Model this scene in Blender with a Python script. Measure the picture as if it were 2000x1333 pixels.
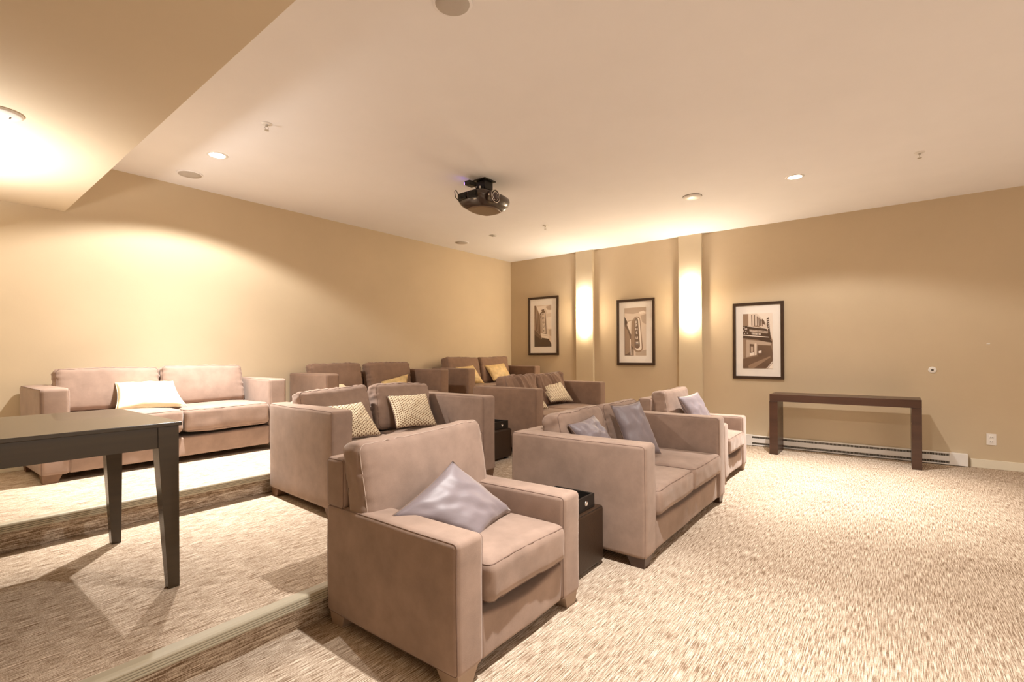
import bpy, bmesh, math, random
from mathutils import Vector, Matrix, Euler, noise
random.seed(4)
for o in list(bpy.data.objects): bpy.data.objects.remove(o)
SC = bpy.context.scene
COL = SC.collection
pi = math.pi

# ------------------------------------------------------------------ camera
F = 963.0; CX = 1000.0; CY = 691.5; ROLL = math.atan(12/1991); EYE = 1.35
_a = math.atan(743/963.0)
FW = Vector((math.cos(_a), math.sin(_a), 0)); RT = Vector((math.sin(_a), -math.cos(_a), 0)); UP = Vector((0, 0, 1))
RR = RT*math.cos(ROLL) - UP*math.sin(ROLL); UU = UP*math.cos(ROLL) + RT*math.sin(ROLL)
cd = bpy.data.cameras.new('camera'); cam = bpy.data.objects.new('camera', cd); COL.objects.link(cam)
cd.sensor_width = 36; cd.sensor_fit = 'HORIZONTAL'; cd.lens = F/2000*36; cd.shift_y = (CY-666.5)/2000
cd.clip_start = 0.05
cam.matrix_world = Matrix(((RR.x, UU.x, -FW.x, 0), (RR.y, UU.y, -FW.y, 0), (RR.z, UU.z, -FW.z, EYE), (0, 0, 0, 1)))
SC.camera = cam

# ------------------------------------------------------------------ world, exposure, ceiling lamps
w = bpy.data.worlds.new('world'); SC.world = w; w.use_nodes = True
w.node_tree.nodes['Background'].inputs[0].default_value = (1.0, 0.80, 0.62, 1)
w.node_tree.nodes['Background'].inputs[1].default_value = 1.45  # warm ambient fill, added; enters through the open front wall
SC.view_settings.view_transform = 'Standard'; SC.view_settings.look = 'None'
SC.view_settings.gamma = 1; SC.view_settings.use_curve_mapping = False
SC.view_settings.exposure = 0.0
WARM = (1.0, 0.957, 0.915)
CEIL = 3.185
LAMPS = [  # x, y, watts of the wide, middle and narrow beam of each recessed lamp that is on
    (1.93, 4.88, 250, 270, 680), (5.90, 0.80, 125, 140, 780), (1.93, 0.80, 210, 190, 250),
    (1.93, -2.9, 180, 180, 0)]  # unseen rear lamp, added as fill
def spot(x, y, p, size, blend, z=CEIL-0.012, r=0.03):
    l = bpy.data.lights.new('lamp', 'SPOT'); l.energy = p; l.color = WARM
    l.spot_size = math.radians(size); l.spot_blend = blend; l.shadow_soft_size = r
    o = bpy.data.objects.new('lamp_light', l); COL.objects.link(o); o.location = (x, y, z)
    return o
for x, y, p0, p1, p2 in LAMPS:
    spot(x, y, p0, 140, 0.22)
    spot(x, y, p1, 105, 1.0)
    if p2: spot(x, y, p2, 78, 1.0)

# ------------------------------------------------------------------ materials
def lin(c):
    return tuple((v/12.92 if v <= 0.04045 else ((v+0.055)/1.055)**2.4) for v in c)
def hexc(r, g, b): return lin((r/255, g/255, b/255))
class NT:
    def __init__(s, name):
        s.m = bpy.data.materials.new(name); s.m.use_nodes = True; s.t = s.m.node_tree; s.p = s.t.nodes['Principled BSDF']
    def n(s, ty, **k):
        q = s.t.nodes.new(ty)
        for a, b in k.items():
            if a in q.inputs: q.inputs[a].default_value = b
            else: setattr(q, a, b)
        return q
    def l(s, a, b): s.t.links.new(a, b)
def mat(name, col, rough=0.6, metal=0, spec=0.5, var=0.0, vscale=6, bump=0.0, bscale=200, sheen=0, coords='Object', stretch=(1, 1, 1), emit=None, estr=0, coat=0):
    k = NT(name); p = k.p
    p.inputs['Base Color'].default_value = (*col, 1); p.inputs['Roughness'].default_value = rough
    p.inputs['Metallic'].default_value = metal; p.inputs['Specular IOR Level'].default_value = spec
    if sheen: p.inputs['Sheen Weight'].default_value = sheen; p.inputs['Sheen Roughness'].default_value = 0.4; p.inputs['Sheen Tint'].default_value = (1, .9, .82, 1)
    if coat: p.inputs['Coat Weight'].default_value = coat
    if emit: p.inputs['Emission Color'].default_value = (*emit, 1); p.inputs['Emission Strength'].default_value = estr
    if var or bump:
        tc = k.n('ShaderNodeTexCoord'); mp = k.n('ShaderNodeMapping', Scale=stretch); k.l(tc.outputs[coords], mp.inputs[0])
    if var:
        nz = k.n('ShaderNodeTexNoise', Scale=vscale, Detail=6.0, Roughness=0.6); k.l(mp.outputs[0], nz.inputs['Vector'])
        rp = k.n('ShaderNodeValToRGB'); e = rp.color_ramp.elements
        e[0].position = 0.3; e[1].position = 0.7
        e[0].color = (*[c*(1-var) for c in col], 1); e[1].color = (*[min(1, c*(1+var)) for c in col], 1)
        k.l(nz.outputs[0], rp.inputs[0]); k.l(rp.outputs[0], p.inputs['Base Color'])
    if bump:
        nb = k.n('ShaderNodeTexNoise', Scale=bscale, Detail=3.0); k.l(mp.outputs[0], nb.inputs['Vector'])
        bp = k.n('ShaderNodeBump', Strength=bump, Distance=0.002); k.l(nb.outputs[0], bp.inputs['Height']); k.l(bp.outputs[0], p.inputs['Normal'])
    return k.m
M = {}
M['wall'] = mat('wall_paint', (0.60, 0.487, 0.335), 0.75, spec=0.3, var=0.03, vscale=1.5, bump=0.15, bscale=90)
M['pilaster'] = mat('pilaster_paint', (0.63, 0.53, 0.37), 0.7, spec=0.3, var=0.02, vscale=2)
M['soffit'] = mat('soffit_paint', (0.71, 0.60, 0.44), 0.75, spec=0.3, var=0.02, vscale=1.5)
M['ceiling'] = mat('ceiling_paint', (0.885, 0.865, 0.87), 0.85, spec=0.2, var=0.015, vscale=2)
M['trim'] = mat('trim_paint', (0.78, 0.72, 0.58), 0.5)
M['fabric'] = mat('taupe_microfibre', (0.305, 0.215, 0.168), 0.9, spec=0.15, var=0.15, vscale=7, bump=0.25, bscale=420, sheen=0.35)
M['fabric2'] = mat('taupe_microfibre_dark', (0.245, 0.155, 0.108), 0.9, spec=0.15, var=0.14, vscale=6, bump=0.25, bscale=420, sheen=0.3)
M['seam'] = mat('seam_piping', (0.20, 0.13, 0.10), 0.85)
M['seam_light'] = mat('seam_stitch', (0.42, 0.32, 0.26), 0.85)
M['slate'] = mat('slate_satin', (0.205, 0.168, 0.178), 0.48, spec=0.5, var=0.05, vscale=5, bump=0.08, bscale=150, sheen=0.3)
M['cream'] = mat('cream_cotton', (0.80, 0.69, 0.46), 0.8, var=0.05, vscale=9, bump=0.2, bscale=300)
M['gold'] = mat('gold_damask', (0.62, 0.44, 0.20), 0.55, var=0.22, vscale=14, bump=0.2, bscale=60)
M['darkwood'] = mat('dark_walnut', (0.052, 0.021, 0.011), 0.38, var=0.25, vscale=14, stretch=(1, 0.08, 1), coat=0.2)
M['tablewood'] = mat('espresso_table_wood', (0.036, 0.022, 0.009), 0.27, var=0.18, vscale=12, stretch=(0.06, 1, 1), coat=0.15)
M['footwood'] = mat('brown_foot_wood', (0.16, 0.085, 0.045), 0.5, var=0.15, vscale=9)
M['footlight'] = mat('beige_foot_fabric', (0.36, 0.26, 0.19), 0.8)
M['leather'] = mat('brown_leather', (0.036, 0.019, 0.010), 0.42, spec=0.3, var=0.12, vscale=5, bump=0.3, bscale=160)
M['black'] = mat('black_plastic', (0.012, 0.010, 0.008), 0.35)
M['nosing'] = mat('grey_vinyl_nosing', (0.42, 0.37, 0.27), 0.45)
M['white'] = mat('white_enamel', (0.83, 0.80, 0.76), 0.4)
M['grille'] = mat('dark_grille', (0.10, 0.085, 0.07), 0.6)
M['speaker'] = mat('speaker_mesh', (0.52, 0.47, 0.42), 0.8, bump=0.6, bscale=500)
M['frame'] = mat('picture_frame_wood', (0.050, 0.026, 0.014), 0.35, var=0.2, vscale=20)
M['mat'] = mat('mat_board', (0.95, 0.90, 0.85), 0.85)
M['proj'] = mat('projector_shell', (0.040, 0.022, 0.014), 0.28, spec=0.6, coat=0.4)
M['projbelly'] = mat('projector_belly', (0.16, 0.10, 0.06), 0.35, spec=0.6)
M['chrome'] = mat('silver_ring', (0.75, 0.70, 0.66), 0.25, metal=1)
M['glassdark'] = mat('lens_glass', (0.03, 0.01, 0.012), 0.05, spec=0.9)
M['led'] = mat('blue_led', (0.1, 0.05, 0.6), 0.5, emit=(0.25, 0.12, 1.0), estr=14)
M['glow'] = mat('lamp_lens', (1, 1, 1), 0.5, emit=(1.0, 0.93, 0.80), estr=45)
M['offglass'] = mat('frosted_lens_unlit', (0.75, 0.68, 0.58), 0.4)
M['sconce'] = mat('sconce_shade', (0.95, 0.9, 0.8), 0.5, emit=(1.0, 0.80, 0.55), estr=90)
M['metalgrey'] = mat('brushed_metal', (0.55, 0.52, 0.48), 0.35, metal=0.9)
for i, t in enumerate([(0.78, 0.66, 0.56), (0.54, 0.42, 0.33), (0.34, 0.225, 0.15), (0.17, 0.10, 0.062), (0.085, 0.045, 0.026), (0.92, 0.82, 0.73)]):
    M['tone%d' % i] = mat('sepia_tone', t, 0.8)

# carpet: warp streaks along X
k = NT('loop_carpet'); p = k.p
tc = k.n('ShaderNodeTexCoord')
m1 = k.n('ShaderNodeMapping', Scale=(11, 270, 270)); k.l(tc.outputs['Object'], m1.inputs[0])
n1 = k.n('ShaderNodeTexNoise', Scale=1.0, Detail=2.5, Roughness=0.6); k.l(m1.outputs[0], n1.inputs[0])
m2 = k.n('ShaderNodeMapping', Scale=(280, 60, 60), Location=(3, 7, 1)); k.l(tc.outputs['Object'], m2.inputs[0])
n2 = k.n('ShaderNodeTexNoise', Scale=1.0, Detail=2.0); k.l(m2.outputs[0], n2.inputs[0])
n3 = k.n('ShaderNodeTexNoise', Scale=2.2, Detail=3.0); k.l(tc.outputs['Object'], n3.inputs[0])
n4 = k.n('ShaderNodeTexNoise', Scale=420.0, Detail=1.0); k.l(tc.outputs['Object'], n4.inputs[0])
def mathn(op, a, b):
    q = k.n('ShaderNodeMath', operation=op)
    for i, v in enumerate((a, b)):
        if isinstance(v, (int, float)): q.inputs[i].default_value = v
        else: k.l(v, q.inputs[i])
    return q.outputs[0]
s = mathn('ADD', mathn('MULTIPLY', n1.outputs[0], 0.62), mathn('MULTIPLY', n2.outputs[0], 0.14))
s = mathn('ADD', s, mathn('MULTIPLY', n3.outputs[0], 0.06)); s = mathn('ADD', s, mathn('MULTIPLY', n4.outputs[0], 0.18))
rp = k.n('ShaderNodeValToRGB'); e = rp.color_ramp.elements
e[0].position = 0.425; e[0].color = (0.19, 0.122, 0.075, 1); e[1].position = 0.60; e[1].color = (0.80, 0.69, 0.56, 1)
q = e.new(0.47); q.color = (0.37, 0.275, 0.195, 1); q = e.new(0.53); q.color = (0.55, 0.445, 0.34, 1)
k.l(s, rp.inputs[0]); k.l(rp.outputs[0], p.inputs['Base Color'])
p.inputs['Roughness'].default_value = 0.95; p.inputs['Specular IOR Level'].default_value = 0.1
bp = k.n('ShaderNodeBump', Strength=0.5, Distance=0.004); k.l(s, bp.inputs['Height']); k.l(bp.outputs[0], p.inputs['Normal'])
M['carpet'] = k.m

# knit pillow: cream with brown triangular lattice
k = NT('knit_lattice'); p = k.p
tc = k.n('ShaderNodeTexCoord'); outs = []
for ang in (0, 60, 120):
    mp = k.n('ShaderNodeMapping', Rotation=(0, 0, math.radians(ang))); k.l(tc.outputs['UV'], mp.inputs[0])
    wv = k.n('ShaderNodeTexWave', Scale=4.6, Distortion=0.5); wv.inputs['Detail Scale'].default_value = 2
    k.l(mp.outputs[0], wv.inputs[0]); outs.append(wv.outputs['Fac'])
mx = mathn('MAXIMUM', mathn('MAXIMUM', outs[0], outs[1]), outs[2])
rp = k.n('ShaderNodeValToRGB'); e = rp.color_ramp.elements
e[0].position = 0.70; e[0].color = (0.26, 0.16, 0.085, 1); e[1].position = 0.88; e[1].color = (0.80, 0.69, 0.50, 1)
k.l(mx, rp.inputs[0]); k.l(rp.outputs[0], p.inputs['Base Color']); p.inputs['Roughness'].default_value = 0.85
bp = k.n('ShaderNodeBump', Strength=0.6, Distance=0.004); k.l(mx, bp.inputs['Height']); k.l(bp.outputs[0], p.inputs['Normal'])
M['knit'] = k.m

# picture glass
k = NT('picture_glass'); t = k.t; t.nodes.remove(k.p)
tr = k.n('ShaderNodeBsdfTransparent'); gl = k.n('ShaderNodeBsdfGlossy', Roughness=0.03); mxs = k.n('ShaderNodeMixShader'); fr = k.n('ShaderNodeFresnel', IOR=1.35)
mxs.inputs[0].default_value = .03; k.l(tr.outputs[0], mxs.inputs[1]); k.l(gl.outputs[0], mxs.inputs[2]); k.l(mxs.outputs[0], t.nodes['Material Output'].inputs[0])
M['glass'] = k.m

# ------------------------------------------------------------------ helpers
def tag(o, label=None, cat=None, group=None, kind=None):
    if label: o['label'] = label
    if cat: o['category'] = cat
    if group: o['group'] = group
    if kind: o['kind'] = kind
    return o
def empty(name, loc=(0, 0, 0), rz=0, label=None, cat=None, group=None):
    o = bpy.data.objects.new(name, None); COL.objects.link(o); o.location = loc; o.rotation_euler = (0, 0, rz)
    o.empty_display_size = 0.1
    return tag(o, label, cat, group)
def obj(name, bm, m, parent=None, smooth=False, loc=None, rot=None):
    me = bpy.data.meshes.new(name); bm.to_mesh(me); bm.free()
    ms = m if isinstance(m, list) else [m]
    for q in ms: me.materials.append(M[q])
    if smooth: me.polygons.foreach_set('use_smooth', [True]*len(me.polygons))
    o = bpy.data.objects.new(name, me); COL.objects.link(o)
    if parent: o.parent = parent
    if loc: o.location = loc
    if rot: o.rotation_euler = rot
    return o
def box(bm, x0, x1, y0, y1, z0, z1, bev=0):
    r = bmesh.ops.create_cube(bm, size=1)
    for v in r['verts']:
        v.co = Vector(((x0+x1)/2+v.co.x*(x1-x0), (y0+y1)/2+v.co.y*(y1-y0), (z0+z1)/2+v.co.z*(z1-z0)))
    if bev:
        es = list({e for v in r['verts'] for e in v.link_edges})
        bmesh.ops.bevel(bm, geom=es, offset=bev, segments=2, affect='EDGES', profile=0.5)
    return bm
def nb(*a, **k): return box(bmesh.new(), *a, **k)
def frust(bm, cx, cy, z0, z1, bx, by, tx, ty, ox=0, oy=0):
    vs = [bm.verts.new((cx+sx*bx/2+ox, cy+sy*by/2+oy, z0)) for sx, sy in ((-1, -1), (1, -1), (1, 1), (-1, 1))]
    vt = [bm.verts.new((cx+sx*tx/2, cy+sy*ty/2, z1)) for sx, sy in ((-1, -1), (1, -1), (1, 1), (-1, 1))]
    bm.faces.new(vs[::-1]); bm.faces.new(vt)
    for i in range(4): bm.faces.new((vs[i], vs[(i+1) % 4], vt[(i+1) % 4], vt[i]))
    return bm
def lathe(bm, prof, c=(0, 0, 0), n=24, axis='z'):
    rings = []
    for r, h in prof:
        ring = []
        for i in range(n):
            a = 2*pi*i/n; x, y = r*math.cos(a), r*math.sin(a)
            co = (x, y, h) if axis == 'z' else ((h, x, y) if axis == 'x' else (x, h, y))
            ring.append(bm.verts.new(Vector(co)+Vector(c)))
        rings.append(ring)
    for a, b in zip(rings, rings[1:]):
        for i in range(n): bm.faces.new((a[i], a[(i+1) % n], b[(i+1) % n], b[i]))
    bm.faces.new(rings[0][::-1]); bm.faces.new(rings[-1])
    bmesh.ops.recalc_face_normals(bm, faces=bm.faces[:])
    return bm
def tube(bm, pts, r, closed=False, n=6):
    pts = [Vector(p) for p in pts]; N = len(pts); rings = []
    for i, p in enumerate(pts):
        if closed: d = pts[(i+1) % N]-pts[i-1]
        else: d = pts[min(i+1, N-1)]-pts[max(i-1, 0)]
        if d.length < 1e-9: d = Vector((0, 0, 1))
        d.normalize(); u = d.orthogonal() if i == 0 else (pu - d*pu.dot(d))
        if u.length < 1e-6: u = d.orthogonal()
        u.normalize(); pu = u; v = d.cross(u)
        rings.append([bm.verts.new(p+(u*math.cos(2*pi*j/n)+v*math.sin(2*pi*j/n))*r) for j in range(n)])
    for i in range(N if closed else N-1):
        a, b = rings[i], rings[(i+1) % N]
        for j in range(n): bm.faces.new((a[j], a[(j+1) % n], b[(j+1) % n], b[j]))
    if not closed: bm.faces.new(rings[0][::-1]); bm.faces.new(rings[-1])
    return bm
def axis_coords(h, r, k):
    a = [-h, -h+r*0.13, -h+r*0.4, -h+r*0.75]; inner = [(-h+r)+(2*h-2*r)*i/k for i in range(k+1)]
    return a+inner+[-v for v in a[::-1]]
def rbox(size, r, k=(4, 4, 4), f=None):
    """closed rounded box centred on the origin; f bends each vertex"""
    bm = bmesh.new(); h = [s/2 for s in size]; r = min(r, *[x*0.98 for x in h])
    ax = [axis_coords(h[i], r, k[i]) for i in range(3)]; n = [len(a)-1 for a in ax]; V = {}
    def vert(i, j, l):
        key = (i, j, l)
        if key not in V:
            p = Vector((ax[0][i], ax[1][j], ax[2][l]))
            q = Vector([max(-(h[c]-r), min(h[c]-r, p[c])) for c in range(3)])
            d = p-q
            if d.length > 1e-9: p = q+d.normalized()*r
            V[key] = bm.verts.new(f(p) if f else p)
        return V[key]
    for a in range(3):
        b, c = (a+1) % 3, (a+2) % 3
        for side in (0, n[a]):
            for i in range(n[b]):
                for j in range(n[c]):
                    def g(u, v):
                        q = [0, 0, 0]; q[a] = side; q[b] = u; q[c] = v; return vert(*q)
                    fc = [g(i, j), g(i+1, j), g(i+1, j+1), g(i, j+1)]
                    bm.faces.new(fc if side else fc[::-1])
    return bm
def ring(size, r, axis, side, f=None, c=0.7071, m=6, dense=10):
    h = [s/2 for s in size]; r = min(r, *[x*0.98 for x in h]); ins = r*(1-c)
    b, d = (axis+1) % 3, (axis+2) % 3; pts = []
    hb, hd = h[b]-ins, h[d]-ins; rc = r*c
    cor = [(hb-rc, hd-rc, 0), (-(hb-rc), hd-rc, 90), (-(hb-rc), -(hd-rc), 180), (hb-rc, -(hd-rc), 270)]
    seq = []
    for (u, v, a0) in cor:
        for i in range(m+1):
            a = math.radians(a0+90*i/m); seq.append((u+rc*math.cos(a), v+rc*math.sin(a)))
    full = []
    for i in range(len(seq)):
        a, b2 = seq[i], seq[(i+1) % len(seq)]; full.append(a)
        L = math.hypot(a[0]-b2[0], a[1]-b2[1])
        if L > 0.06:
            q = int(L/0.03)
            for t_ in range(1, q): full.append((a[0]+(b2[0]-a[0])*t_/q, a[1]+(b2[1]-a[1])*t_/q))
    for u, v in full:
        p = [0, 0, 0]; p[axis] = side*(h[axis]-ins); p[b] = u; p[d] = v; p = Vector(p)
        pts.append(f(p) if f else p)
    return pts

# ------------------------------------------------------------------ room shell
XW, YB = 7.82, 6.05; XL, YF = -2.4, -4.6; Z1, Z2 = 0.178, 0.355; R1, R2 = 2.32, 4.22
def struct(name, bm, m, label=None, smooth=False, parent=None):
    return tag(obj(name, bm, m, parent, smooth), label, None, None, 'structure')
struct('floor', nb(XL-.1, XW+.1, YF-.1, YB+.1, -0.1, 0), 'carpet', 'tan and brown streaked loop carpet of the lower level')
def prof_x(bm, prof, x0, x1):
    a = [bm.verts.new((x0, y, z)) for y, z in prof]; b = [bm.verts.new((x1, y, z)) for y, z in prof]; n = len(prof)
    for i in range(n): bm.faces.new((a[i], a[(i+1) % n], b[(i+1) % n], b[i]))
    bm.faces.new(a[::-1]); bm.faces.new(b); bmesh.ops.recalc_face_normals(bm, faces=bm.faces[:]); return bm
def platform(name, r, zb, zt, label):
    pr = [(r, zb), (r, zt-.045), (r-.035, zt-.040), (r-.045, zt-.02), (r-.035, zt), (YB, zt), (YB, zb)]
    struct(name, prof_x(bmesh.new(), pr, XL, XW), 'carpet', label)
platform('floor_platform', R1, 0, Z1, 'carpeted middle platform one step above the floor')
platform('floor_platform', R2, Z1, Z2, 'carpeted top platform along the back wall')
def nosing(name, r, z, label):
    pr = [(r-.004, z+.001), (r-.004, z+.005), (r-.045, z+.006), (r-.058, z+.001)]
    y = r-.062
    for i in range(4):
        zz = z-.006-i*.0105
        pr += [(y, zz), (y, zz-.006), (y+.005, zz-.008)]
    pr += [(y+.004, z-.050), (r-.02, z-.050), (r-.046, z-.02), (r-.036, z+.001)]
    struct(name, prof_x(bmesh.new(), pr, XL, XW), 'nosing', label)
nosing('trim_1', R1, Z1, 'grey ribbed vinyl nosing on the lower step')
nosing('trim_2', R2, Z2, 'grey ribbed vinyl nosing on the upper step')
struct('wall_back', nb(XL-.1, XW+.1, YB, YB+.1, 0, 3.4), 'wall', 'tan wall behind the top row of sofas')
struct('wall_right', nb(XW, XW+.1, YF-.1, YB, 0, 3.4), 'wall', 'tan wall with three framed pictures and two sconces')
struct('wall_left', nb(XL-.1, XL, YF, YB, 0, 3.4), 'wall')
# unseen front wall left wide open so added world light fills the room
struct('wall_front', nb(XL, XL+.8, YF-.1, YF, 0, 3.4), 'wall')
struct('wall_front', nb(XW-.8, XW, YF-.1, YF, 0, 3.4), 'wall')
struct('wall_front', nb(XL+.8, XW-.8, YF-.1, YF, 2.8, 3.4), 'wall')
struct('ceiling', nb(XL-.1, XW+.1, YF-.1, YB+.1, CEIL, CEIL+.12), 'ceiling', 'smooth off white ceiling')
bm = bmesh.new()
pts = [(XL, YB), (1.087, YB), (.945, .4), (.93, -.2), (XL, -.2)]
a = [bm.verts.new((x, y, 2.69)) for x, y in pts]; b = [bm.verts.new((x, y, CEIL)) for x, y in pts]
for i in range(5): bm.faces.new((a[i], a[(i+1) % 5], b[(i+1) % 5], b[i]))
bm.faces.new(a[::-1]); bm.faces.new(b); bmesh.ops.recalc_face_normals(bm, faces=bm.faces[:])
struct('ceiling_soffit', bm, 'soffit', 'lowered tan soffit at the left of the ceiling')
COLS = [(4.356, .345), (2.488, .356)]
for i, (y, wd) in enumerate(COLS):
    struct('trim_%d' % (3+i), nb(XW-.055, XW, y-wd/2, y+wd/2, Z2 if y > R2 else Z1, CEIL, bev=.002), 'pilaster', ['shallow pale tan pilaster between the first two pictures', 'shallow pale tan pilaster between the middle and right pictures'][i])
struct('baseboard_right', nb(XW-.016, XW, YF, -.715, 0, .098, bev=.003), 'trim', 'cream baseboard right of the heater')
struct('baseboard_right', nb(XW-.016, XW, 1.80, R1-.05, 0, .098, bev=.003), 'trim')
struct('baseboard_right', nb(XW-.016, XW, R1, R2-.06, Z1, Z1+.098, bev=.003), 'trim')
struct('baseboard_right', nb(XW-.016, XW, 4.55, YB-.02, Z2, Z2+.098, bev=.003), 'trim')
struct('baseboard_back', nb(XL, XW, YB-.016, YB, Z2, Z2+.098, bev=.003), 'trim', 'cream baseboard of the back wall')

# ------------------------------------------------------------------ seating
def cushion_f(sz, puff, seed, wr=0.004, pinch=0.0, fold=0.0, axis=2, sag=0.0):
    h = [s/2 for s in sz]; b, c = (axis+1) % 3, (axis+2) % 3
    def f(p):
        p = p.copy(); u = min(1, abs(p[b])/h[b]); v = min(1, abs(p[c])/h[c])
        w_ = (1-u**2.4)*(1-v**2.4); s = p[axis]/h[axis]
        o = p.copy()
        p[axis] += s*puff*w_
        nv = noise.noise_vector(Vector((o.x*3+seed, o.y*3, o.z*3)))
        p += nv*wr*2
        if pinch:   # puckers running into the seams on the narrow sides
            for q, hq in ((b, h[b]), (c, h[c])):
                oth = c if q == b else b
                e_ = max(0, abs(o[q])/hq-0.72)/0.28
                if e_ > 0:
                    nn = noise.noise(Vector((o[oth]*32+seed, seed*1.7, s*1.2)))
                    p[q] -= math.copysign(pinch*e_*(0.5+nn), o[q])
                    p[axis] -= s*pinch*0.5*e_*nn
        if fold:
            ph = o.x*66+o.z*(28+20*noise.noise(Vector((o.x*5, seed, 0))))+6*noise.noise(Vector((o.x*7+seed, o.z*3, 0)))
            amp = .5+.9*noise.noise(Vector((o.x*6, o.z*4+seed, 3)))
            d_ = fold*amp*(1-abs(math.sin(ph/2)))
            p[axis] += s*d_; p.z += .5*d_*max(0, o.z/h[2])
        if sag: p.z -= sag*(1-(abs(o.x)/h[0])**2)
        return p
    return f
def foot(parent, x, y, h, mt, dx, dy):
    bm = bmesh.new(); frust(bm, x, y, 0, h+.012, .085, .085, .125, .125, dx*.012, dy*.012)
    return obj('foot', bm, mt, parent)
def seat_unit(name, label, cat, group, loc, rz, W, D, ah, T, n, kind='sofa', fab='fabric', footm='footwood', st=.455, ct=.89, bh=None,
              fold=0, cush_y=None, cush_w=None, seed=1, gaps=0.0, ctilt=12, cth=.17, bot=.062, cx_off=None, cang=None):
    root = empty(name, loc, rz, label, cat, group)
    bh = bh or ah; BT = .15; r = .028
    # arms
    for s in (-1, 1):
        sz = (T, D, ah-bot)
        def fa(p, s=s):
            q = p+noise.noise_vector(Vector((p.x*2+seed+s*3, p.y*2.2, p.z*2.2)))*.006
            return q
        a = obj('arm', rbox(sz, r, (3, 10, 8), fa), fab, root, True, loc=(s*(W/2-T/2), D/2, bot+(ah-bot)/2))
        for side in (-1, 1): obj('seam', tube(bmesh.new(), ring(sz, r, 0, side, fa), .0024, True), 'seam', a, True)
    # front rail and base
    sz = (W-2*T+.01, .10, .258-bot)
    def fr(p):
        q = p.copy()
        if p.z > 0: q.z -= .036*(1-(abs(p.x)/(sz[0]/2))**2)*max(0, p.z/(sz[2]/2))*(1 if n == 1 else .6)
        q.y += noise.noise(Vector((p.x*4+seed, p.z*6, 0)))*.006
        return q
    obj('front_rail', rbox(sz, .018, (16, 2, 5), fr), fab, root, True, loc=(0, .066, bot+(.258-bot)/2))
    obj('seat_deck', nb(-W/2+T-.004, W/2-T+.004, .10, D-BT+.01, .10, .235), fab, root)
    # back frame
    if kind == 'sofa':
        sz = (W-2*T+.02, BT, bh-bot)
        obj('back_frame', rbox(sz, r, (6, 2, 4)), fab, root, True, loc=(0, D-BT/2-.004, bot+(bh-bot)/2))
    else:
        obj('back_frame', nb(-W/2+T-.004, W/2-T+.004, D-BT, D-.004, bot, ah+.01, bev=.01), fab, root)
        sz = (W, BT, bh-ah+.03)
        b_ = obj('back_rest', rbox(sz, r, (8, 2, 3)), fab, root, True, loc=(0, D-BT/2, ah-.015+(bh-ah+.03)/2))
        for side in (-1, 1): obj('seam', tube(bmesh.new(), ring(sz, r, 0, side), .0022, True), 'seam', b_, True)
    # cushions
    iw = (W-2*T)/n; cy = cush_y if cush_y is not None else D-BT-.225
    for i in range(n):
        cx = -W/2+T+iw*(i+.5)
        sd = cy+.10
        sz = (iw-.006, sd+.02, st-.284)
        f = cushion_f(sz, .022, seed*3.1+i*5, .005, .006, 0, 2)
        c = obj('seat_cushion', rbox(sz, .045, (14, 12, 4), f), fab, root, True, loc=(cx, sd/2-.012, .284+(st-.284)/2))
        for side in (-1, 1): obj('piping', tube(bmesh.new(), ring(sz, .045, 2, side, f), .0028, True), 'seam', c, True)
        bw = (cush_w or iw)-.012; kx = 56 if fold else 22
        hh = ct-st+.02
        sz = (bw, cth, hh)
        f = cushion_f(sz, .030, seed*7.7+i*3, .007, .012 if kind == 'sofa' else .011, fold, 1)
        ang = (cang[i] if cang else 0)
        ox = cx_off[i] if cx_off else 0
        c = obj('back_cushion', rbox(sz, .05, (kx, 5, kx//2 if fold else 22), f), fab, root, True,
                loc=(cx+ox+(gaps*(1 if i else -1) if n > 1 else 0), cy+cth/2+.035, st+hh/2-.015), rot=(-math.radians(ctilt), math.radians(ang), 0))
        for side in (-1, 1): obj('piping', tube(bmesh.new(), ring(sz, .05, 1, side, f), .0028, True), 'seam_light' if kind != 'sofa' else 'seam', c, True)
    for sx in (-1, 1):
        foot(root, sx*(W/2-.075), .075, bot, footm, sx, -1)
        foot(root, sx*(W/2-.075), D-.075, bot, footm, sx, 1)
    return root
# front row
seat_unit('armchair', 'taupe armchair nearest the camera, with one large slate pillow on it', 'armchair', 'taupe armchairs of the front row',
          (1.868, 1.35, 0), 0, .955, .915, .605, .165, 1, 'chair', footm='footlight', st=.47, ct=.935, bh=.825, cush_w=.90, cush_y=.575, seed=1.3, ctilt=9, cth=.165, cx_off=[-.025], cang=[-1.5])
seat_unit('sofa', 'two seat taupe sofa of the front row holding two slate pillows', 'sofa', 'taupe two seat sofas',
          (3.82, 1.21, 0), 0, 1.82, 1.05, .772, .185, 2, seed=2.1, st=.46, ct=.90, footm='darkwood')
seat_unit('armchair', 'taupe armchair at the far end of the front row, near the heater', 'armchair', 'taupe armchairs of the front row',
          (5.715, 1.345, 0), 0, .955, .92, .62, .165, 1, 'chair', footm='footlight', st=.465, ct=.935, bh=.83, cush_w=.80, cush_y=.56, seed=3.9, ctilt=9, cth=.17, cx_off=[-.03])
# middle row
seat_unit('sofa', 'two seat taupe middle row sofa with two lattice pillows behind the nearest armchair', 'sofa', 'taupe two seat sofas',
          (2.81, 3.072, Z1), math.radians(-3.4), 1.69, 1.03, .772, .17, 2, seed=4.4, st=.455, ct=.885, cx_off=[-.05, -.03], cang=[-3.5, 3.5])
seat_unit('sofa', 'two seat taupe middle row sofa with loose gathered folds over its back cushions', 'sofa', 'taupe two seat sofas',
          (5.44, 3.20, Z1), 0, 1.72, .96, .772, .17, 2, seed=5.2, fab='fabric2', st=.455, ct=.89, fold=.050, cush_y=.51)
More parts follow.
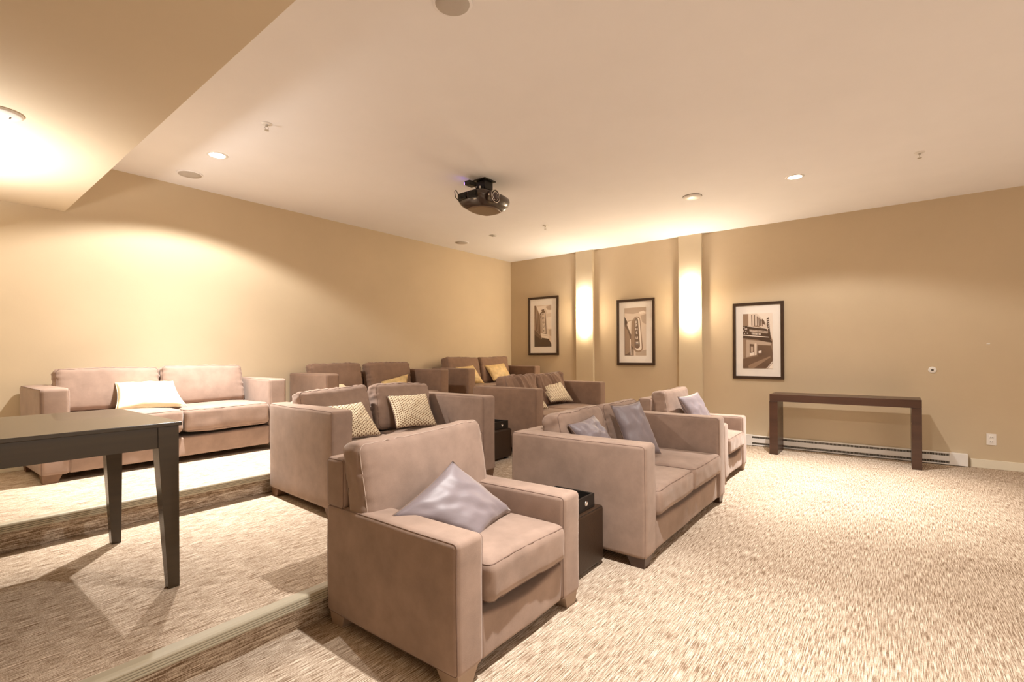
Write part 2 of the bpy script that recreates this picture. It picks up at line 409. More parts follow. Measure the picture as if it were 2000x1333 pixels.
# back row
seat_unit('sofa', 'pale lit taupe sofa at the left end of the back row, one cream pillow', 'sofa', 'taupe two seat sofas',
          (1.755, 5.19, Z2), 0, 1.95, .83, .745, .18, 2, seed=6.1, st=.50, ct=.89, ctilt=10, cx_off=[-.02, -.03])
seat_unit('sofa', 'middle sofa of the back row, taupe with a dark gap between back cushions', 'sofa', 'taupe two seat sofas',
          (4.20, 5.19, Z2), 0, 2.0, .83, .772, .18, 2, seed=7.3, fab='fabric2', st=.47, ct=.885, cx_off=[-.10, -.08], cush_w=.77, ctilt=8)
seat_unit('sofa', 'two seat taupe sofa of the back row in the far corner below the first picture', 'sofa', 'taupe two seat sofas',
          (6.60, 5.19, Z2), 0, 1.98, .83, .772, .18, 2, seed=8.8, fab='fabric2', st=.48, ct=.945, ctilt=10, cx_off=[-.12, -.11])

# ------------------------------------------------------------------ pillows (four corner points in the room, puffed between them)
def pillow(name, label, group, c, th, mt, seed=1, wr=.006, pip='seam', cat='pillow', n=22, uvs=1.0):
    P = [Vector(q) for q in c]; ctr = sum(P, Vector())/4
    nrm = (P[2]-P[0]).cross(P[3]-P[1]).normalized()
    bm = bmesh.new(); uvl = bm.loops.layers.uv.new('UVMap'); sides = []; wd = (P[1]-P[0]).length; ht = (P[3]-P[0]).length
    for s in (1, -1):
        g = []
        for j in range(n+1):
            row = []
            for i in range(n+1):
                u, v = i/n, j/n; a, b = 2*u-1, 2*v-1
                uu = .5+.5*a*(1-.075*(1-b*b)); vv = .5+.5*b*(1-.075*(1-a*a))
                q = P[0]*(1-uu)*(1-vv)+P[1]*uu*(1-vv)+P[2]*uu*vv+P[3]*(1-uu)*vv - ctr
                prof = ((1-a**2)*(1-b**2))**.42 if abs(a) < 1 and abs(b) < 1 else 0
                q += nrm*s*(th/2)*prof
                if prof > 0:
                    e_ = 1-min(1, prof*1.1)
                    q += nrm*s*wr*(noise.noise(Vector((a*3+seed, b*3, s*2)))*1.3*prof**.5 + noise.noise(Vector((a*9+seed, b*9, s)))*e_*prof*1.6)
                row.append((q, u, v, i in (0, n) or j in (0, n)))
            g.append(row)
        sides.append(g)
    V = {}
    def gv(s, i, j):
        q, u, v, ed = sides[s][j][i]; key = (0 if ed else s, i, j)
        if key not in V: V[key] = bm.verts.new(q)
        return V[key]
    for s in (0, 1):
        for j in range(n):
            for i in range(n):
                idx = [(i, j), (i+1, j), (i+1, j+1), (i, j+1)]
                if s: idx = idx[::-1]
                fc = bm.faces.new([gv(s, *q) for q in idx])
                for lp, q in zip(fc.loops, idx): lp[uvl].uv = (q[0]/n*wd*3.4*uvs, q[1]/n*ht*3.4*uvs)
    edge = [(i, 0) for i in range(n)]+[(n, j) for j in range(n)]+[(n-i, n) for i in range(n)]+[(0, n-j) for j in range(n)]
    ep = [sides[0][j][i][0] for i, j in edge]
    root = obj(name, bm, mt, None, True); root.location = ctr; tag(root, label, 'pillow', group)
    bm = bmesh.new(); tube(bm, ep, .003, True, 5); obj('piping', bm, pip, root, True)
    return root
def hit(u, v, x=None, y=None, z=None):
    r_ = FW+RR*((u-CX)/F)-UU*((v-CY)/F)
    t_ = x/r_.x if x is not None else (y/r_.y if y is not None else (z-EYE)/r_.z)
    return Vector((0, 0, EYE))+r_*t_
PG1 = 'slate satin pillows of the front row'; PG2 = 'lattice knit pillows of the middle row'; PG3 = 'pale and gold pillows of the back row'
pillow('throw_pillow', 'large slate satin pillow leaning in the nearest armchair', PG1,
       [(1.445, 1.83, .60), (1.755, 1.56, .475), (2.135, 1.66, .490), (1.825, 1.80, .80)], .15, 'slate', 1.1, .010)
pillow('throw_pillow', 'small creased slate pillow half hidden by the near arm of the front sofa', PG1,
       [(3.20, 1.72, .56), (3.56, 1.66, .51), (3.53, 1.90, .855), (3.16, 1.92, .82)], .14, 'slate', 2.4, .018)
pillow('throw_pillow', 'tall slate pillow standing upright on the far seat of the front sofa', PG1,
       [(3.76, 1.70, .50), (4.04, 1.54, .50), (4.06, 1.74, .935), (3.83, 1.90, .905)], .15, 'slate', 3.2, .012)
pillow('throw_pillow', 'slate pillow on the armchair at the far end of the front row', PG1,
       [(5.45, 1.68, .50), (5.91, 1.62, .48), (5.86, 1.80, .895), (5.36, 1.86, .87)], .14, 'slate', 4.7, .012)
pillow('throw_pillow', 'lattice patterned cream pillow on the near seat of the left middle sofa', PG2,
       [(2.24, 3.48, .665), (2.65, 3.45, .665), (2.60, 3.66, .94), (2.20, 3.68, .93)], .12, 'knit', 5.1, .006)
pillow('throw_pillow', 'lattice patterned cream pillow on the far seat of the left middle sofa', PG2,
       [(2.87, 3.53, .685), (3.31, 3.46, .665), (3.35, 3.66, .965), (2.93, 3.74, .965)], .12, 'knit', 6.2, .006)
pillow('throw_pillow', 'lattice patterned cream pillow peeking past the near arm of the right middle sofa', PG2,
       [(4.75, 3.50, .66), (5.22, 3.44, .65), (5.10, 3.60, .92), (4.78, 3.66, .93)], .12, 'knit', 7.2, .006)
pillow('throw_pillow', 'lattice patterned cream pillow against the wrinkled cushion of the right middle sofa', PG2,
       [(5.53, 3.62, .70), (6.00, 3.54, .675), (5.93, 3.72, .955), (5.52, 3.80, .905)], .12, 'knit', 8.2, .006)
pillow('throw_pillow', 'plain cream pillow lying across the middle of the left back row sofa', PG3,
       [(1.30, 5.42, .868), (1.84, 5.36, .868), (1.80, 5.60, 1.10), (1.36, 5.66, 1.105)], .15, 'cream', 9.3, .012, pip='cream')
pillow('throw_pillow', 'cream pillow peeking past the near arm of the middle back row sofa', PG3,
       [(3.34, 5.48, .84), (3.80, 5.44, .83), (3.70, 5.60, .965), (3.30, 5.62, .955)], .13, 'cream', 10.3, .010, pip='cream')
pillow('throw_pillow', 'gold damask pillow tipped sideways on the middle sofa of the back row', PG3,
       [(4.15, 5.48, .84), (4.62, 5.44, .84), (4.74, 5.56, 1.065), (4.30, 5.60, .975)], .12, 'gold', 11.3, .012, pip='gold')
pillow('throw_pillow', 'pale gold pillow beside the near arm of the corner sofa', PG3,
       [(5.85, 5.50, .85), (6.28, 5.44, .86), (6.18, 5.60, 1.16), (5.80, 5.64, 1.14)], .12, 'gold', 12.3, .010, pip='gold')
pillow('throw_pillow', 'shiny gold damask pillow on the far seat of the corner sofa', PG3,
       [(6.62, 5.52, .88), (7.10, 5.46, .88), (7.04, 5.62, 1.18), (6.56, 5.68, 1.15)], .12, 'gold', 13.3, .010, pip='gold')

# ------------------------------------------------------------------ console boxes between the seats
def console_box(label, x0, x1, y0, y1, z, h):
    root = empty('storage_table', ((x0+x1)/2, (y0+y1)/2, z), 0, label, 'side table', 'dark leather side tables between the seats')
    w_, d_ = x1-x0, y1-y0
    b_ = obj('body', rbox((w_, d_, h-.02), .022, (4, 4, 4)), 'leather', root, True, loc=(0, 0, .02+(h-.02)/2))
    bm = bmesh.new(); tube(bm, ring((w_, d_, h-.02), .022, 2, 1), .002, True); obj('seam', bm, 'black', b_, True)
    for sx in (-1, 1):
        for sy in (-1, 1): obj('foot', nb(sx*(w_/2-.05)-.02, sx*(w_/2-.05)+.02, sy*(d_/2-.05)-.02, sy*(d_/2-.05)+.02, 0, .03), 'black', root)
    return root
def tray(label, x0, x1, y0, y1, z, h):
    root = empty('cup_tray', ((x0+x1)/2, (y0+y1)/2, z), 0, label, 'tray', 'black trays on the side tables')
    w_, d_, t_ = x1-x0, y1-y0, .014
    bm = bmesh.new(); box(bm, -w_/2, w_/2, -d_/2, d_/2, 0, t_)
    obj('tray_base', bm, 'black', root)
    for a in ((-w_/2, w_/2, -d_/2, -d_/2+t_), (-w_/2, w_/2, d_/2-t_, d_/2), (-w_/2, -w_/2+t_, -d_/2+t_, d_/2-t_), (w_/2-t_, w_/2, -d_/2+t_, d_/2-t_)):
        obj('tray_side', nb(*a, t_, h, bev=.002), 'black', root)
    bm = bmesh.new(); lathe(bm, [(.017, 0), (.017, -.004), (.012, -.005), (.012, -.002)], (w_/2-.11, -d_/2, h*.5), 20, 'y'); obj('grommet', bm, 'chrome', root, True)
console_box('dark brown leather side table between the nearest armchair and the front sofa', 2.385, 2.872, 1.475, 1.98, 0, .375)
tray('black open tray on the side table beside the nearest armchair', 2.43, 2.80, 1.505, 1.80, .377, .085)
console_box('dark brown side table in the shade between the two middle row sofas', 3.76, 4.40, 3.40, 3.95, Z1, .335)
tray('black open tray on the shaded side table of the middle row', 3.90, 4.38, 3.44, 3.75, Z1+.337, .085)

# ------------------------------------------------------------------ tables
root = empty('sofa_table', (.15, 3.38, Z1), 0, 'espresso wooden table with tapered legs at the left edge, on the middle platform', 'table')
TX0, TX1, TY0, TY1, TH = -.75, .80, -.50, .515, .838
obj('table_top', nb(TX0-.012, TX1+.012, TY0-.012, TY1+.012, TH-.020, TH, bev=.003), 'tablewood', root)
for a in ((TX0+.05, TX1-.05, TY0+.006, TY0+.028), (TX0+.05, TX1-.05, TY1-.028, TY1-.006)): obj('apron', nb(*a, TH-.125, TH-.020), 'tablewood', root)
for a in ((TX0+.006, TX0+.028, TY0+.05, TY1-.05), (TX1-.028, TX1-.006, TY0+.05, TY1-.05)): obj('apron', nb(*a, TH-.125, TH-.020), 'tablewood', root)
for sx in (0, 1):
    for sy in (0, 1):
        cx, cy = (TX0, TX1)[sx], (TY0, TY1)[sy]; dx, dy = (1, -1)[sx], (1, -1)[sy]
        bm = bmesh.new(); T_, B_ = .088, .048
        frust(bm, cx+dx*T_/2, cy+dy*T_/2, 0, TH-.125, B_, B_, T_, T_, -dx*(T_-B_)/2, -dy*(T_-B_)/2)
        box(bm, cx, cx+dx*T_, cy, cy+dy*T_, TH-.125, TH-.020)
        bmesh.ops.recalc_face_normals(bm, faces=bm.faces[:])
        obj('leg', bm, 'tablewood', root)
root = empty('console_table', (7.455, .515, 0), 0, 'long dark walnut console table with slab legs against the right wall', 'table')
CH = .797; CW = .777; CD = .205
obj('table_top', nb(-CD, CD, -CW, CW, CH-.095, CH, bev=.003), 'darkwood', root)
for s in (-1, 1): obj('leg', nb(-CD, CD, s*CW, s*(CW-.092), 0, CH-.097, bev=.003), 'darkwood', root)

# ------------------------------------------------------------------ heater, outlet, wall button
root = empty('baseboard_heater', (XW-.002, .545, .008), 0, 'long white electric baseboard heater behind the console table', 'heater')
L = 1.235
bm = bmesh.new(); box(bm, -.030, 0, -L, L, 0, .130); obj('back_plate', bm, 'white', root)
obj('top_rail', nb(-.058, -.002, -L, L, .128, .140, bev=.003), 'white', root)
obj('front_panel', nb(-.062, -.052, -L+.16, L-.16, .042, .102, bev=.003), 'white', root)
obj('bottom_rail', nb(-.060, -.002, -L, L, 0, .014, bev=.003), 'white', root)
for s in (-1, 1): obj('end_cap', nb(-.064, -.001, s*L, s*(L-.165), -.001, .142, bev=.004), 'white', root)
bm = bmesh.new(); box(bm, -.034, -.031, -L+.165, L-.165, .014, .128); obj('grille', bm, 'grille', root)
bm = bmesh.new()
for i in range(150):
    y = -L+.17+(2*L-.34)*i/149
    box(bm, -.050, -.034, y-.0016, y+.0016, .016, .126)
tag(obj('heating_fins', bm, 'metalgrey', root), kind='stuff')
root = empty('wall_outlet', (XW-.001, -.892, .336), 0, 'white double wall outlet low on the right wall', 'outlet')
obj('cover_plate', nb(-.006, 0, -.041, .041, -.065, .065, bev=.002), 'white', root)
for s in (-1, 1):
    r2 = obj('receptacle', rbox((.006, .036, .030), .0028, (1, 2, 2)), 'white', root, True, loc=(-.007, 0, s*.026))
    bm = bmesh.new(); box(bm, -.0036, -.0028, -.009, -.006, -.006, .006); box(bm, -.0036, -.0028, .006, .009, -.006, .006); obj('slot', bm, 'grille', r2)
root = empty('wall_jack', (XW-.001, -.381, 1.124), 0, 'small round white wall plate with a dark centre right of the console', 'wall plate')
bm = lathe(bmesh.new(), [(.040, 0), (.040, -.004), (.034, -.010), (.018, -.012)], n=28, axis='x'); obj('cover_plate', bm, 'white', root, True)
bm = lathe(bmesh.new(), [(.013, -.010), (.013, -.016), (.009, -.018)], n=18, axis='x'); obj('button', bm, 'grille', root, True)

# ------------------------------------------------------------------ framed pictures
def text_mesh(s, size):
    cu = bpy.data.curves.new('t', 'FONT'); cu.body = s; cu.size = size; cu.align_x = 'CENTER'; cu.align_y = 'CENTER'; cu.offset = size*.012
    o = bpy.data.objects.new('t', cu); COL.objects.link(o)
    dg = bpy.context.evaluated_depsgraph_get(); me = bpy.data.meshes.new_from_object(o.evaluated_get(dg)); bpy.data.objects.remove(o)
    return me
def picture(label, yc, z0, z1, wd, pr, polys, letters):
    """pr: print rect in fractions of the outer frame (u0,v0,u1,v1), v up; polys: (tone, [(u,v)..]) in print fractions, v down"""
    h = z1-z0; root = empty('framed_picture', (XW-.001, yc, z0), 0, label, 'picture', 'framed theatre photographs on the right wall')
    fw = .042
    bm = bmesh.new()
    for a in ((-.03, 0, -wd/2, wd/2, 0, fw), (-.03, 0, -wd/2, wd/2, h-fw, h), (-.03, 0, -wd/2, -wd/2+fw, fw, h-fw), (-.03, 0, wd/2-fw, wd/2, fw, h-fw)): box(bm, *a, bev=.003)
    obj('frame', bm, 'frame', root)
    obj('mat_board', nb(-.012, -.002, -wd/2+.02, wd/2-.02, .02, h-.02), 'mat', root)
    u0, v0, u1, v1 = pr
    Y0 = wd/2-u0*wd; Y1 = wd/2-u1*wd; Zt = h*(1-v0); Zb = h*(1-v1)
    P = lambda u, v, d: Vector((-.0125-d, Y0+(Y1-Y0)*u, Zt+(Zb-Zt)*v))
    bm = bmesh.new(); tones = []
    def add(tone, pts, d):
        if tone not in tones: tones.append(tone)
        fc = bm.faces.new([bm.verts.new(P(u, v, d)) for u, v in pts]); fc.material_index = tones.index(tone)
        fc.normal_update()
        if fc.normal.x > 0: fc.normal_flip()
    for i, (tn, pts) in enumerate(polys): add('tone%d' % tn, pts, .0002+i*.00012)
    pt = obj('print', bm, tones, root)
    for s, u, v, sz, tn, rot in letters:
        me = text_mesh(s, sz); me.materials.append(M['tone%d' % tn])
        # text x axis -> -Y, text y axis -> +Z, facing -X
        mt = Matrix(((0, 0, -1), (-1, 0, 0), (0, 1, 0))).to_4x4() @ Matrix.Rotation(rot, 4, 'Z')
        me.transform(mt); o = bpy.data.objects.new('lettering', me); COL.objects.link(o); o.parent = pt
        o.location = P(u, v, .0002+.00012*(len(polys)+3))
    obj('glass', nb(-.022, -.020, -wd/2+fw*.8, wd/2-fw*.8, fw*.8, h-fw*.8), 'glass', root)
R_ = [(0, 0), (1, 0), (1, 1), (0, 1)]
def px(x0, y0, x1, y1, pts): return [((x-x0)/(x1-x0), (y-y0)/(y1-y0)) for x, y in pts]
q1 = lambda *p: px(258, 262, 592, 1100, p)
polys1 = [(0, R_), (5, q1((300, 290), (500, 270), (470, 380), (360, 420))), (5, q1((480, 330), (592, 300), (592, 420), (520, 440))), (1, q1((490, 300), (592, 262), (592, 370), (520, 360))),
  (5, q1((500, 520), (592, 500), (592, 740), (520, 740))), (1, q1((540, 760), (592, 750), (592, 900), (560, 880))),
  (2, q1((258, 262), (292, 262), (365, 455), (400, 540), (400, 950), (258, 850))),
  (3, q1((268, 262), (285, 262), (300, 500), (310, 790), (290, 760))), (3, q1((300, 330), (312, 360), (335, 620), (340, 820), (322, 800))),
  (1, q1((292, 300), (300, 320), (322, 600), (325, 780), (315, 780))), (3, q1((340, 420), (352, 440), (372, 700), (375, 850), (355, 830))),
  (1, q1((372, 470), (398, 440), (410, 830), (385, 820))), (3, q1((378, 480), (398, 470), (396, 530), (384, 530))),
  (3, q1((365, 455), (385, 405), (410, 395), (415, 370), (385, 362), (420, 350), (450, 338), (460, 380), (478, 400), (500, 850), (410, 830), (400, 430), (378, 470))),
  (0, q1((402, 418), (466, 412), (484, 838), (414, 822))), (1, q1((408, 420), (416, 420), (426, 825), (418, 822))),
  (5, q1((380, 828), (535, 862), (538, 940), (402, 912))), (1, q1((395, 860), (530, 888), (530, 894), (397, 866))),
  (4, q1((258, 845), (400, 950), (410, 920), (545, 945), (560, 985), (592, 1045), (592, 1100), (258, 1100))),
  (3, q1((258, 750), (300, 790), (400, 905), (398, 955), (258, 850)))]
let1 = [(c, (x-258)/334, (y-262)/838, .060, 4, .03) for c, x, y in (('V', 432, 452), ('O', 436, 528), ('G', 440, 608), ('U', 444, 690), ('E', 447, 785))]
q2 = lambda *p: px(238, 225, 628, 1108, p)
def oval(cx0, cy0, cx1, cy1, r0, r1, n=10):
    pts = []
    for i in range(n+1): a = pi+pi*i/n; pts.append((cx0+r0*math.cos(a), cy0+r0*math.sin(a)))
    for i in range(n+1): a = pi*i/n; pts.append((cx1+r1*math.cos(a), cy1+r1*math.sin(a)))
    return pts
polys2 = [(0, R_), (1, q2((238, 225), (628, 225), (628, 300), (400, 340), (238, 320))), (5, q2((500, 310), (590, 290), (620, 330), (520, 350))), (1, q2((530, 380), (628, 350), (628, 540), (560, 500))),
  (5, q2((300, 480), (350, 470), (345, 700), (290, 560))), (1, q2((440, 1050), (628, 1000), (628, 1108), (440, 1108))),
  (3, q2((238, 380), (290, 480), (285, 540), (345, 690), (400, 800), (405, 1108), (238, 1108))), (2, q2((245, 560), (300, 650), (345, 800), (330, 1050), (250, 1090))),
  (4, q2((238, 380), (295, 485), (290, 515), (238, 540))), (2, q2((300, 470), (400, 440), (402, 450), (300, 480))),
  (2, q2(*oval(465, 450, 485, 965, 60, 85))), (5, q2(*oval(470, 455, 492, 960, 44, 58))),
  (2, q2((372, 470), (410, 440), (412, 980), (352, 900))), (3, q2(*oval(456, 450, 470, 930, 30, 48))),
  (5, q2((340, 800), (352, 800), (360, 1100), (350, 1100))), (1, q2((372, 990), (380, 990), (385, 1100), (378, 1100)))]
let2 = [(c, (x-238)/390, (y-225)/883, .062, 5, .03) for c, x, y in (('O', 453, 440), ('R', 455, 500), ('P', 457, 560), ('H', 459, 622), ('E', 461, 690), ('U', 464, 785), ('M', 468, 880))]
q3 = lambda *p: px(215, 235, 665, 1088, p)
polys3 = [(2, R_), (0, q3((300, 235), (665, 235), (665, 660), (600, 500), (430, 420), (300, 430))), (5, q3((430, 235), (665, 235), (665, 640), (600, 420), (520, 330))),
  (3, q3((500, 340), (520, 320), (545, 360), (560, 420), (520, 400)))]
for x in (345, 388, 430, 455, 480, 505): polys3.append((3, q3((x, 250+max(0, x-400)*.9), (x+13, 255+max(0, x-400)*.9), (x+16, 420+(x-340)*.12), (x+3, 418+(x-340)*.12))))
polys3 += [(5, q3((520, 235), (523, 235), (600, 330), (598, 332))),
  (4, q3((580, 320), (610, 302), (620, 430), (640, 640), (612, 640), (596, 470), (582, 430)))]
for i in range(5): polys3.append((5, q3((588+i*3, 335+i*32), (604+i*3, 328+i*32), (606+i*3, 345+i*32), (590+i*3, 350+i*32))))
polys3 += [(4, q3((215, 430), (290, 420), (580, 480), (625, 620), (625, 640), (215, 590))), (5, q3((215, 560), (610, 602), (612, 612), (215, 574))), (5, q3((285, 432), (582, 478), (580, 470), (285, 424))),
  (0, q3((318, 478), (592, 516), (594, 540), (318, 506))), (1, q3((318, 510), (592, 546), (592, 552), (318, 518)))]
for i in range(13): polys3.append((3, q3((326+i*20, 483+i*2.7), (338+i*20, 485+i*2.7), (338+i*20, 499+i*2.7), (326+i*20, 497+i*2.7))))
for i in range(8): polys3.append((5, q3((350+i*18, 528+i*2.5), (362+i*18, 530+i*2.5), (360+i*18, 558+i*2.5), (352+i*18, 556+i*2.5))))
for x, y in ((235, 445), (252, 470), (230, 500), (262, 510), (240, 545), (275, 470), (285, 540)): polys3.append((5, q3((x-8, y-6), (x+6, y-10), (x+9, y+5), (x-4, y+8))))
polys3 += [(4, q3((215, 590), (625, 640), (655, 670), (655, 700), (440, 640), (215, 612))), (1, q3((270, 640), (440, 660), (430, 880), (265, 920))), (3, q3((320, 705), (385, 712), (385, 840), (322, 850))),
  (5, q3((322, 850), (386, 838), (386, 882), (322, 892))), (1, q3((338, 745), (372, 750), (372, 830), (338, 832))), (0, q3((395, 700), (425, 702), (422, 880), (395, 885))),
  (1, q3((440, 655), (640, 690), (640, 735), (440, 720))), (3, q3((440, 720), (640, 735), (665, 850), (665, 930), (440, 890))), (5, q3((455, 820), (500, 812), (500, 848), (455, 850))),
  (3, q3((215, 940), (665, 860), (665, 960), (560, 1088), (215, 1088))), (2, q3((300, 1040), (620, 900), (640, 910), (380, 1088), (300, 1088))),
  (5, q3((575, 1088), (665, 975), (665, 1088))), (3, q3((583, 1088), (665, 992), (665, 1002), (592, 1088)))]
picture('framed theatre photo reading VOGUE down a tower sign, left of the first pilaster', 5.266, 1.320, 2.435, .690, (.20, .145, .765, .855), polys1, let1)
picture('framed theatre photo with a long looped vertical sign, between the two pilasters', 3.406, 1.147, 2.257, .672, (.205, .13, .775, .855), polys2, let2)
picture('framed theatre photo of a wide street marquee, right of the second pilaster', 1.538, .963, 2.072, .672, (.205, .145, .785, .86), polys3, [])

# ------------------------------------------------------------------ sconces
for i, (y, wd) in enumerate(COLS):
    zb = (1.735, 1.775)[i]; H_ = .58; W_ = .145
    root = empty('wall_sconce', (XW-.056, y-.005, zb), 0, ['lit tall white wall sconce on the pilaster by the corner', 'lit tall white wall sconce on the pilaster beside the right picture'][i], 'wall lamp', 'lit sconces on the pilasters')
    bm = bmesh.new(); prof = []
    for j in range(9):
        a = pi*j/8; prof.append((-.012-.075*math.sin(a)**.8, W_/2*math.cos(a)))
    ins = [(x*.93, yy*.93) for x, yy in prof]
    r0 = [bm.verts.new((x, yy, 0)) for x, yy in prof]; r1 = [bm.verts.new((x, yy, H_)) for x, yy in prof]
    for a, b in zip(range(8), range(1, 9)): bm.faces.new((r0[a], r0[b], r1[b], r1[a]))
    bm.faces.new(r0[::-1])
    obj('shade', bm, 'sconce', root)
    obj('back_plate', nb(-.012, 0, -W_/2+.01, W_/2-.01, .01, H_-.01), 'white', root)
    l = bpy.data.lights.new('sconce_bulb', 'AREA'); l.shape = 'RECTANGLE'; l.size = .10; l.size_y = .05; l.energy = 5; l.color = WARM
    o = bpy.data.objects.new('sconce_bulb', l); COL.objects.link(o); o.parent = root; o.location = (-.05, 0, H_+.01); o.rotation_euler = (pi, 0, 0)

# unseen floor lamp, inferred from the glow it throws on the soffit
root = empty('wall_sconce', (-.04, 4.65, 1.88), 0, 'uplight standing left of the frame that washes the soffit', 'wall lamp')
bm = lathe(bmesh.new(), [(.10, 0), (.16, .10), (.155, .10), (.05, .02)], n=24); obj('shade', bm, 'white', root, True)
bm = lathe(bmesh.new(), [(.16, -1.525), (.16, -1.505), (.015, -1.49), (.015, .01)], n=20); obj('pole', bm, 'black', root, True)
l = bpy.data.lights.new('uplight_bulb', 'SPOT'); l.energy = 170; l.color = WARM; l.spot_size = math.radians(150); l.spot_blend = .6; l.shadow_soft_size = .1
o = bpy.data.objects.new('uplight_bulb', l); COL.objects.link(o); o.parent = root; o.location = (0, 0, .12); o.rotation_euler = (pi, 0, 0)

# ------------------------------------------------------------------ ceiling fittings
def downlight(x, y, on, label):
    root = empty('recessed_light', (x, y, CEIL), 0, label, 'ceiling light', 'recessed ceiling lights')
    bm = bmesh.new(); n = 32
    R = [(.062, -.002), (.066, -.006), (.084, -.006), (.090, -.0005)]
    rings = [[bm.verts.new((r*math.cos(2*pi*i/n), r*math.sin(2*pi*i/n), z)) for i in range(n)] for r, z in R]
    for a, b in zip(rings, rings[1:]):
        for i in range(n): bm.faces.new((a[i], a[(i+1) % n], b[(i+1) % n], b[i]))
    obj('trim_ring', bm, 'white', root, True)
    bm = bmesh.new(); bmesh.ops.create_circle(bm, cap_ends=True, radius=.064, segments=28)
    for v in bm.verts: v.co.z = -.003
    obj('lens', bm, 'glow' if on else 'offglass', root)
downlight(1.93, 4.88, True, 'lit recessed light over the top platform, near the soffit')
downlight(5.90, .80, True, 'lit recessed light over the open floor by the console table')
downlight(1.93, .80, True, 'lit recessed light above the nearest armchair, out of frame')
downlight(1.93, -2.9, True, 'added recessed fill light behind the camera, left side')
def ceiling_speaker(x, y, r, label):
    root = empty('ceiling_speaker', (x, y, CEIL), 0, label, 'speaker', 'round ceiling speakers')
    bm = lathe(bmesh.new(), [(r+.012, 0), (r+.010, -.005), (r, -.006)], n=40); obj('trim_ring', bm, 'ceiling', root, True)
    bm = lathe(bmesh.new(), [(r-.002, -.004), (r-.004, -.009), (r*.5, -.0105)], n=40); obj('grille', bm, 'speaker', root, True)
ceiling_speaker(1.855, 1.81, .092, 'round grey ceiling speaker cut by the top edge of the photo')
ceiling_speaker(1.96, 5.605, .105, 'round grey ceiling speaker beside the lit lamp near the soffit')
ceiling_speaker(5.918, 5.594, .105, 'round ceiling speaker in the far corner above the back row')
root = empty('ceiling_detector', (5.88, 1.85, CEIL), 0, 'round white ceiling disc left of the bright lamp', 'detector')
bm = lathe(bmesh.new(), [(.105, 0), (.105, -.008), (.095, -.016), (.04, -.024)], n=36); obj('cover', bm, 'white', root, True)
bm = lathe(bmesh.new(), [(.108, 0), (.108, -.003), (.104, -.003)], n=36); obj('base_ring', bm, 'grille', root, True)
root = empty('ceiling_vent', (5.866, 4.882, CEIL), 0, 'small slotted ceiling fitting behind the projector', 'vent')
obj('plate', lathe(bmesh.new(), [(.062, 0), (.062, -.004), (.050, -.008)], n=24), 'white', root, True)
for s in (-1, 0, 1): obj('slot', nb(s*.03-.007, s*.03+.007, -.035, .035, -.0100, -.0075), 'grille', root)
bm = lathe(bmesh.new(), [(.014, -.007), (.014, -.022), (.008, -.024)], n=14); obj('nozzle', bm, 'white', root, True)
def sprinkler(x, y, label):
    root = empty('fire_sprinkler', (x, y, CEIL), 0, label, 'sprinkler', 'pendant fire sprinklers')
    obj('escutcheon', lathe(bmesh.new(), [(.040, 0), (.040, -.003), (.030, -.008), (.014, -.010)], n=24), 'white', root, True)
    b_ = obj('body', lathe(bmesh.new(), [(.010, -.008), (.010, -.022), (.006, -.024)], n=12), 'metalgrey', root, True)
    bm = bmesh.new()
    for s in (-1, 1): tube(bm, [(s*.008, 0, -.020), (s*.015, 0, -.032), (s*.010, 0, -.045), (0, 0, -.050)], .0022)
    obj('yoke', bm, 'metalgrey', b_)
    obj('deflector', lathe(bmesh.new(), [(.017, -.050), (.017, -.0525), (.004, -.054)], n=14), 'metalgrey', root)
sprinkler(1.913, 3.916, 'fire sprinkler right of the lit lamp near the soffit')
sprinkler(5.892, 3.93, 'fire sprinkler above the first pilaster, right of the projector')
sprinkler(5.902, -.207, 'fire sprinkler at the far right of the ceiling')
root = empty('soffit_detector', (.43, 3.86, 2.69), 0, 'round white fitting under the soffit, cut by the left edge', 'detector')
obj('cover', lathe(bmesh.new(), [(.095, 0), (.095, -.006), (.080, -.014), (.030, -.018)], n=36), 'white', root, True)
obj('led_window', nb(.035, .041, -.01, .01, -.021, -.016), 'grille', root)
root = empty('wall_clip', (XW-.001, -.871, 1.432), 0, 'tiny white scuffed hook on the right wall above the outlet', 'hook')
obj('hook_body', rbox((.008, .030, .010), .0035, (1, 2, 1)), 'white', root, True, loc=(-.004, 0, 0))

# ------------------------------------------------------------------ projector
PX, PY = 3.965, 3.42
root = empty('video_projector', (PX, PY, CEIL), 0, 'dark brown video projector hung from the ceiling with its lens facing right', 'projector')
zt, zb = -.160, -.315; W_, D_ = .56, .45; HB = (zt-zb)/2
def fp(p):
    q = p.copy(); t_ = max(0, min(1, (p.z+HB)/(2*HB)))
    q.x *= 1-.30*(1-t_)**2.5; q.y *= 1-.30*(1-t_)**2.5
    q.x *= 1-.10*max(0, t_-.6); q.y *= 1-.10*max(0, t_-.6)
    q.x *= 1-.13*(p.y/(D_/2))**2; q.y *= 1-.22*(p.x/(W_/2))**2
    return q
body = obj('body', rbox((W_, D_, zt-zb), .05, (12, 10, 6), fp), 'proj', root, True, loc=(0, 0, (zt+zb)/2))
bm = bmesh.new()
for i in range(9):
    z_ = .050-i*.0075
    box(bm, -W_/2-.003, -W_/2+.05, -.125, -.02, z_-.002, z_+.002); box(bm, -W_/2-.003, -W_/2+.05, .0, .115, z_-.002, z_+.002)
obj('vent_louvre', bm, 'black', body)
def fb(p):
    q = p.copy(); q.x *= 1-.16*(p.y/.145)**2; q.y *= 1-.28*(p.x/.18)**2; return q
obj('belly_panel', rbox((.36, .29, .024), .011, (10, 10, 2), fb), 'projbelly', root, True, loc=(0, -.005, zb+.004))
lz = zt-.082; lx = -.125
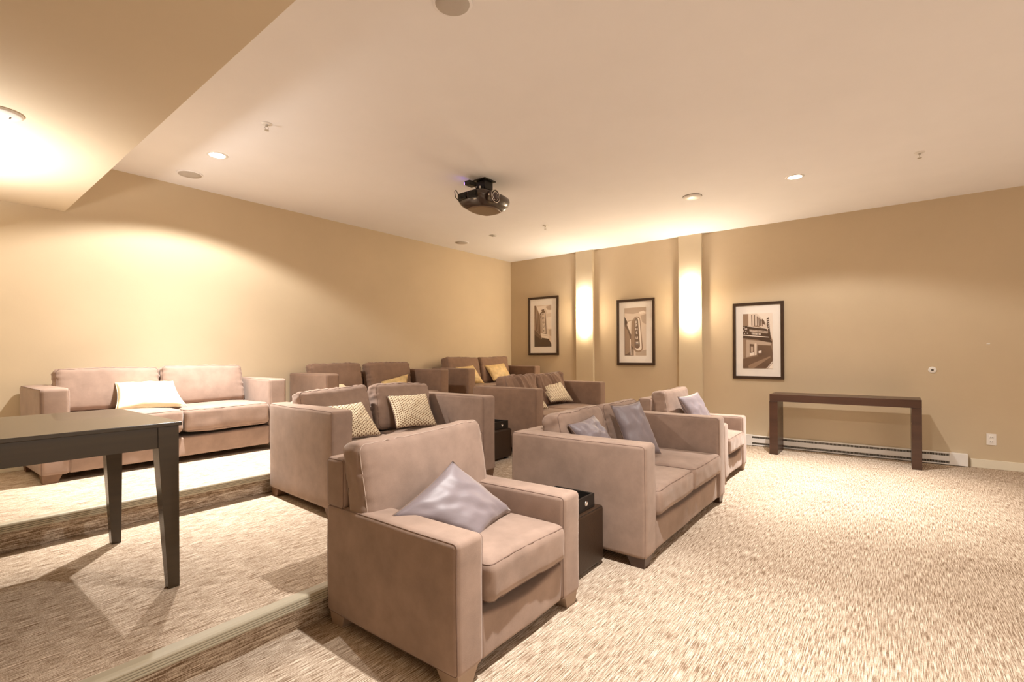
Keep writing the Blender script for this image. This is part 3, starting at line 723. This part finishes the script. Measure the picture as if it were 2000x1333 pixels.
hs = obj('lens_barrel', lathe(bmesh.new(), [(.066, .03), (.066, -.035), (.062, -.042), (.055, -.042), (.052, -.01)], n=36, axis='y'), 'proj', root, True, loc=(lx, -D_/2+.006, lz))
obj('outer_ring', tube(bmesh.new(), [(.064*math.cos(2*pi*i/36), -.043, .064*math.sin(2*pi*i/36)) for i in range(36)], .0035, True), 'chrome', hs, True)
obj('inner_ring', tube(bmesh.new(), [(.042*math.cos(2*pi*i/36), -.040, .042*math.sin(2*pi*i/36)) for i in range(36)], .0035, True), 'chrome', hs, True)
obj('lens', lathe(bmesh.new(), [(.050, -.005), (.042, -.038), (.026, -.044), (.006, -.047)], n=32, axis='y'), 'glassdark', hs, True)
obj('focus_lever', nb(-.086, -.062, -.030, -.016, -.008, .008, bev=.002), 'chrome', hs)
obj('badge', nb(-W_/2+.030, -W_/2+.040, -.105, -.075, zb+.045, zb+.056), 'white', root)
obj('ceiling_plate', nb(-.09, .09, -.09, .09, -.012, 0, bev=.003), 'black', root)
mt_ = obj('mount', nb(-.055, .075, -.06, .06, -.100, -.010, bev=.006), 'black', root)
obj('mount_bracket', nb(-.10, .10, -.10, .08, -.172, -.150, bev=.004), 'black', root)
for s in (-1, 1): obj('mount_arm', nb(s*.07-.008, s*.07+.008, -.05, .05, -.155, -.08, bev=.002), 'black', root)
ad = obj('signal_box', nb(-.225, -.115, .0, .075, -.090, -.045, bev=.006), 'black', root)
obj('indicator', nb(-.223, -.18, .073, .077, -.085, -.060), 'led', ad)
obj('plug', lathe(bmesh.new(), [(.012, 0), (.012, .028), (.006, .03)], n=12), 'white', root, True, loc=(-.100, -.03, -.115))
obj('cable', tube(bmesh.new(), [(-.19+.0, .19-.30*0, -.16), (-.26, .16, -.13), (-.30, .14, -.16), (-.30, .13, -.22), (-.24, .12, -.26)], .004), 'black', root, True)
obj('cable', tube(bmesh.new(), [(-.13, .01, -.09), (-.16, -.03, -.12), (-.13, -.05, -.15), (-.10, -.02, -.165)], .004), 'black', root, True)
for x in (.17, .215): obj('adjust_knob', lathe(bmesh.new(), [(.010, 0), (.012, .014), (.006, .016)], n=12), 'black', root, True, loc=(x, -.03, zt-.03))
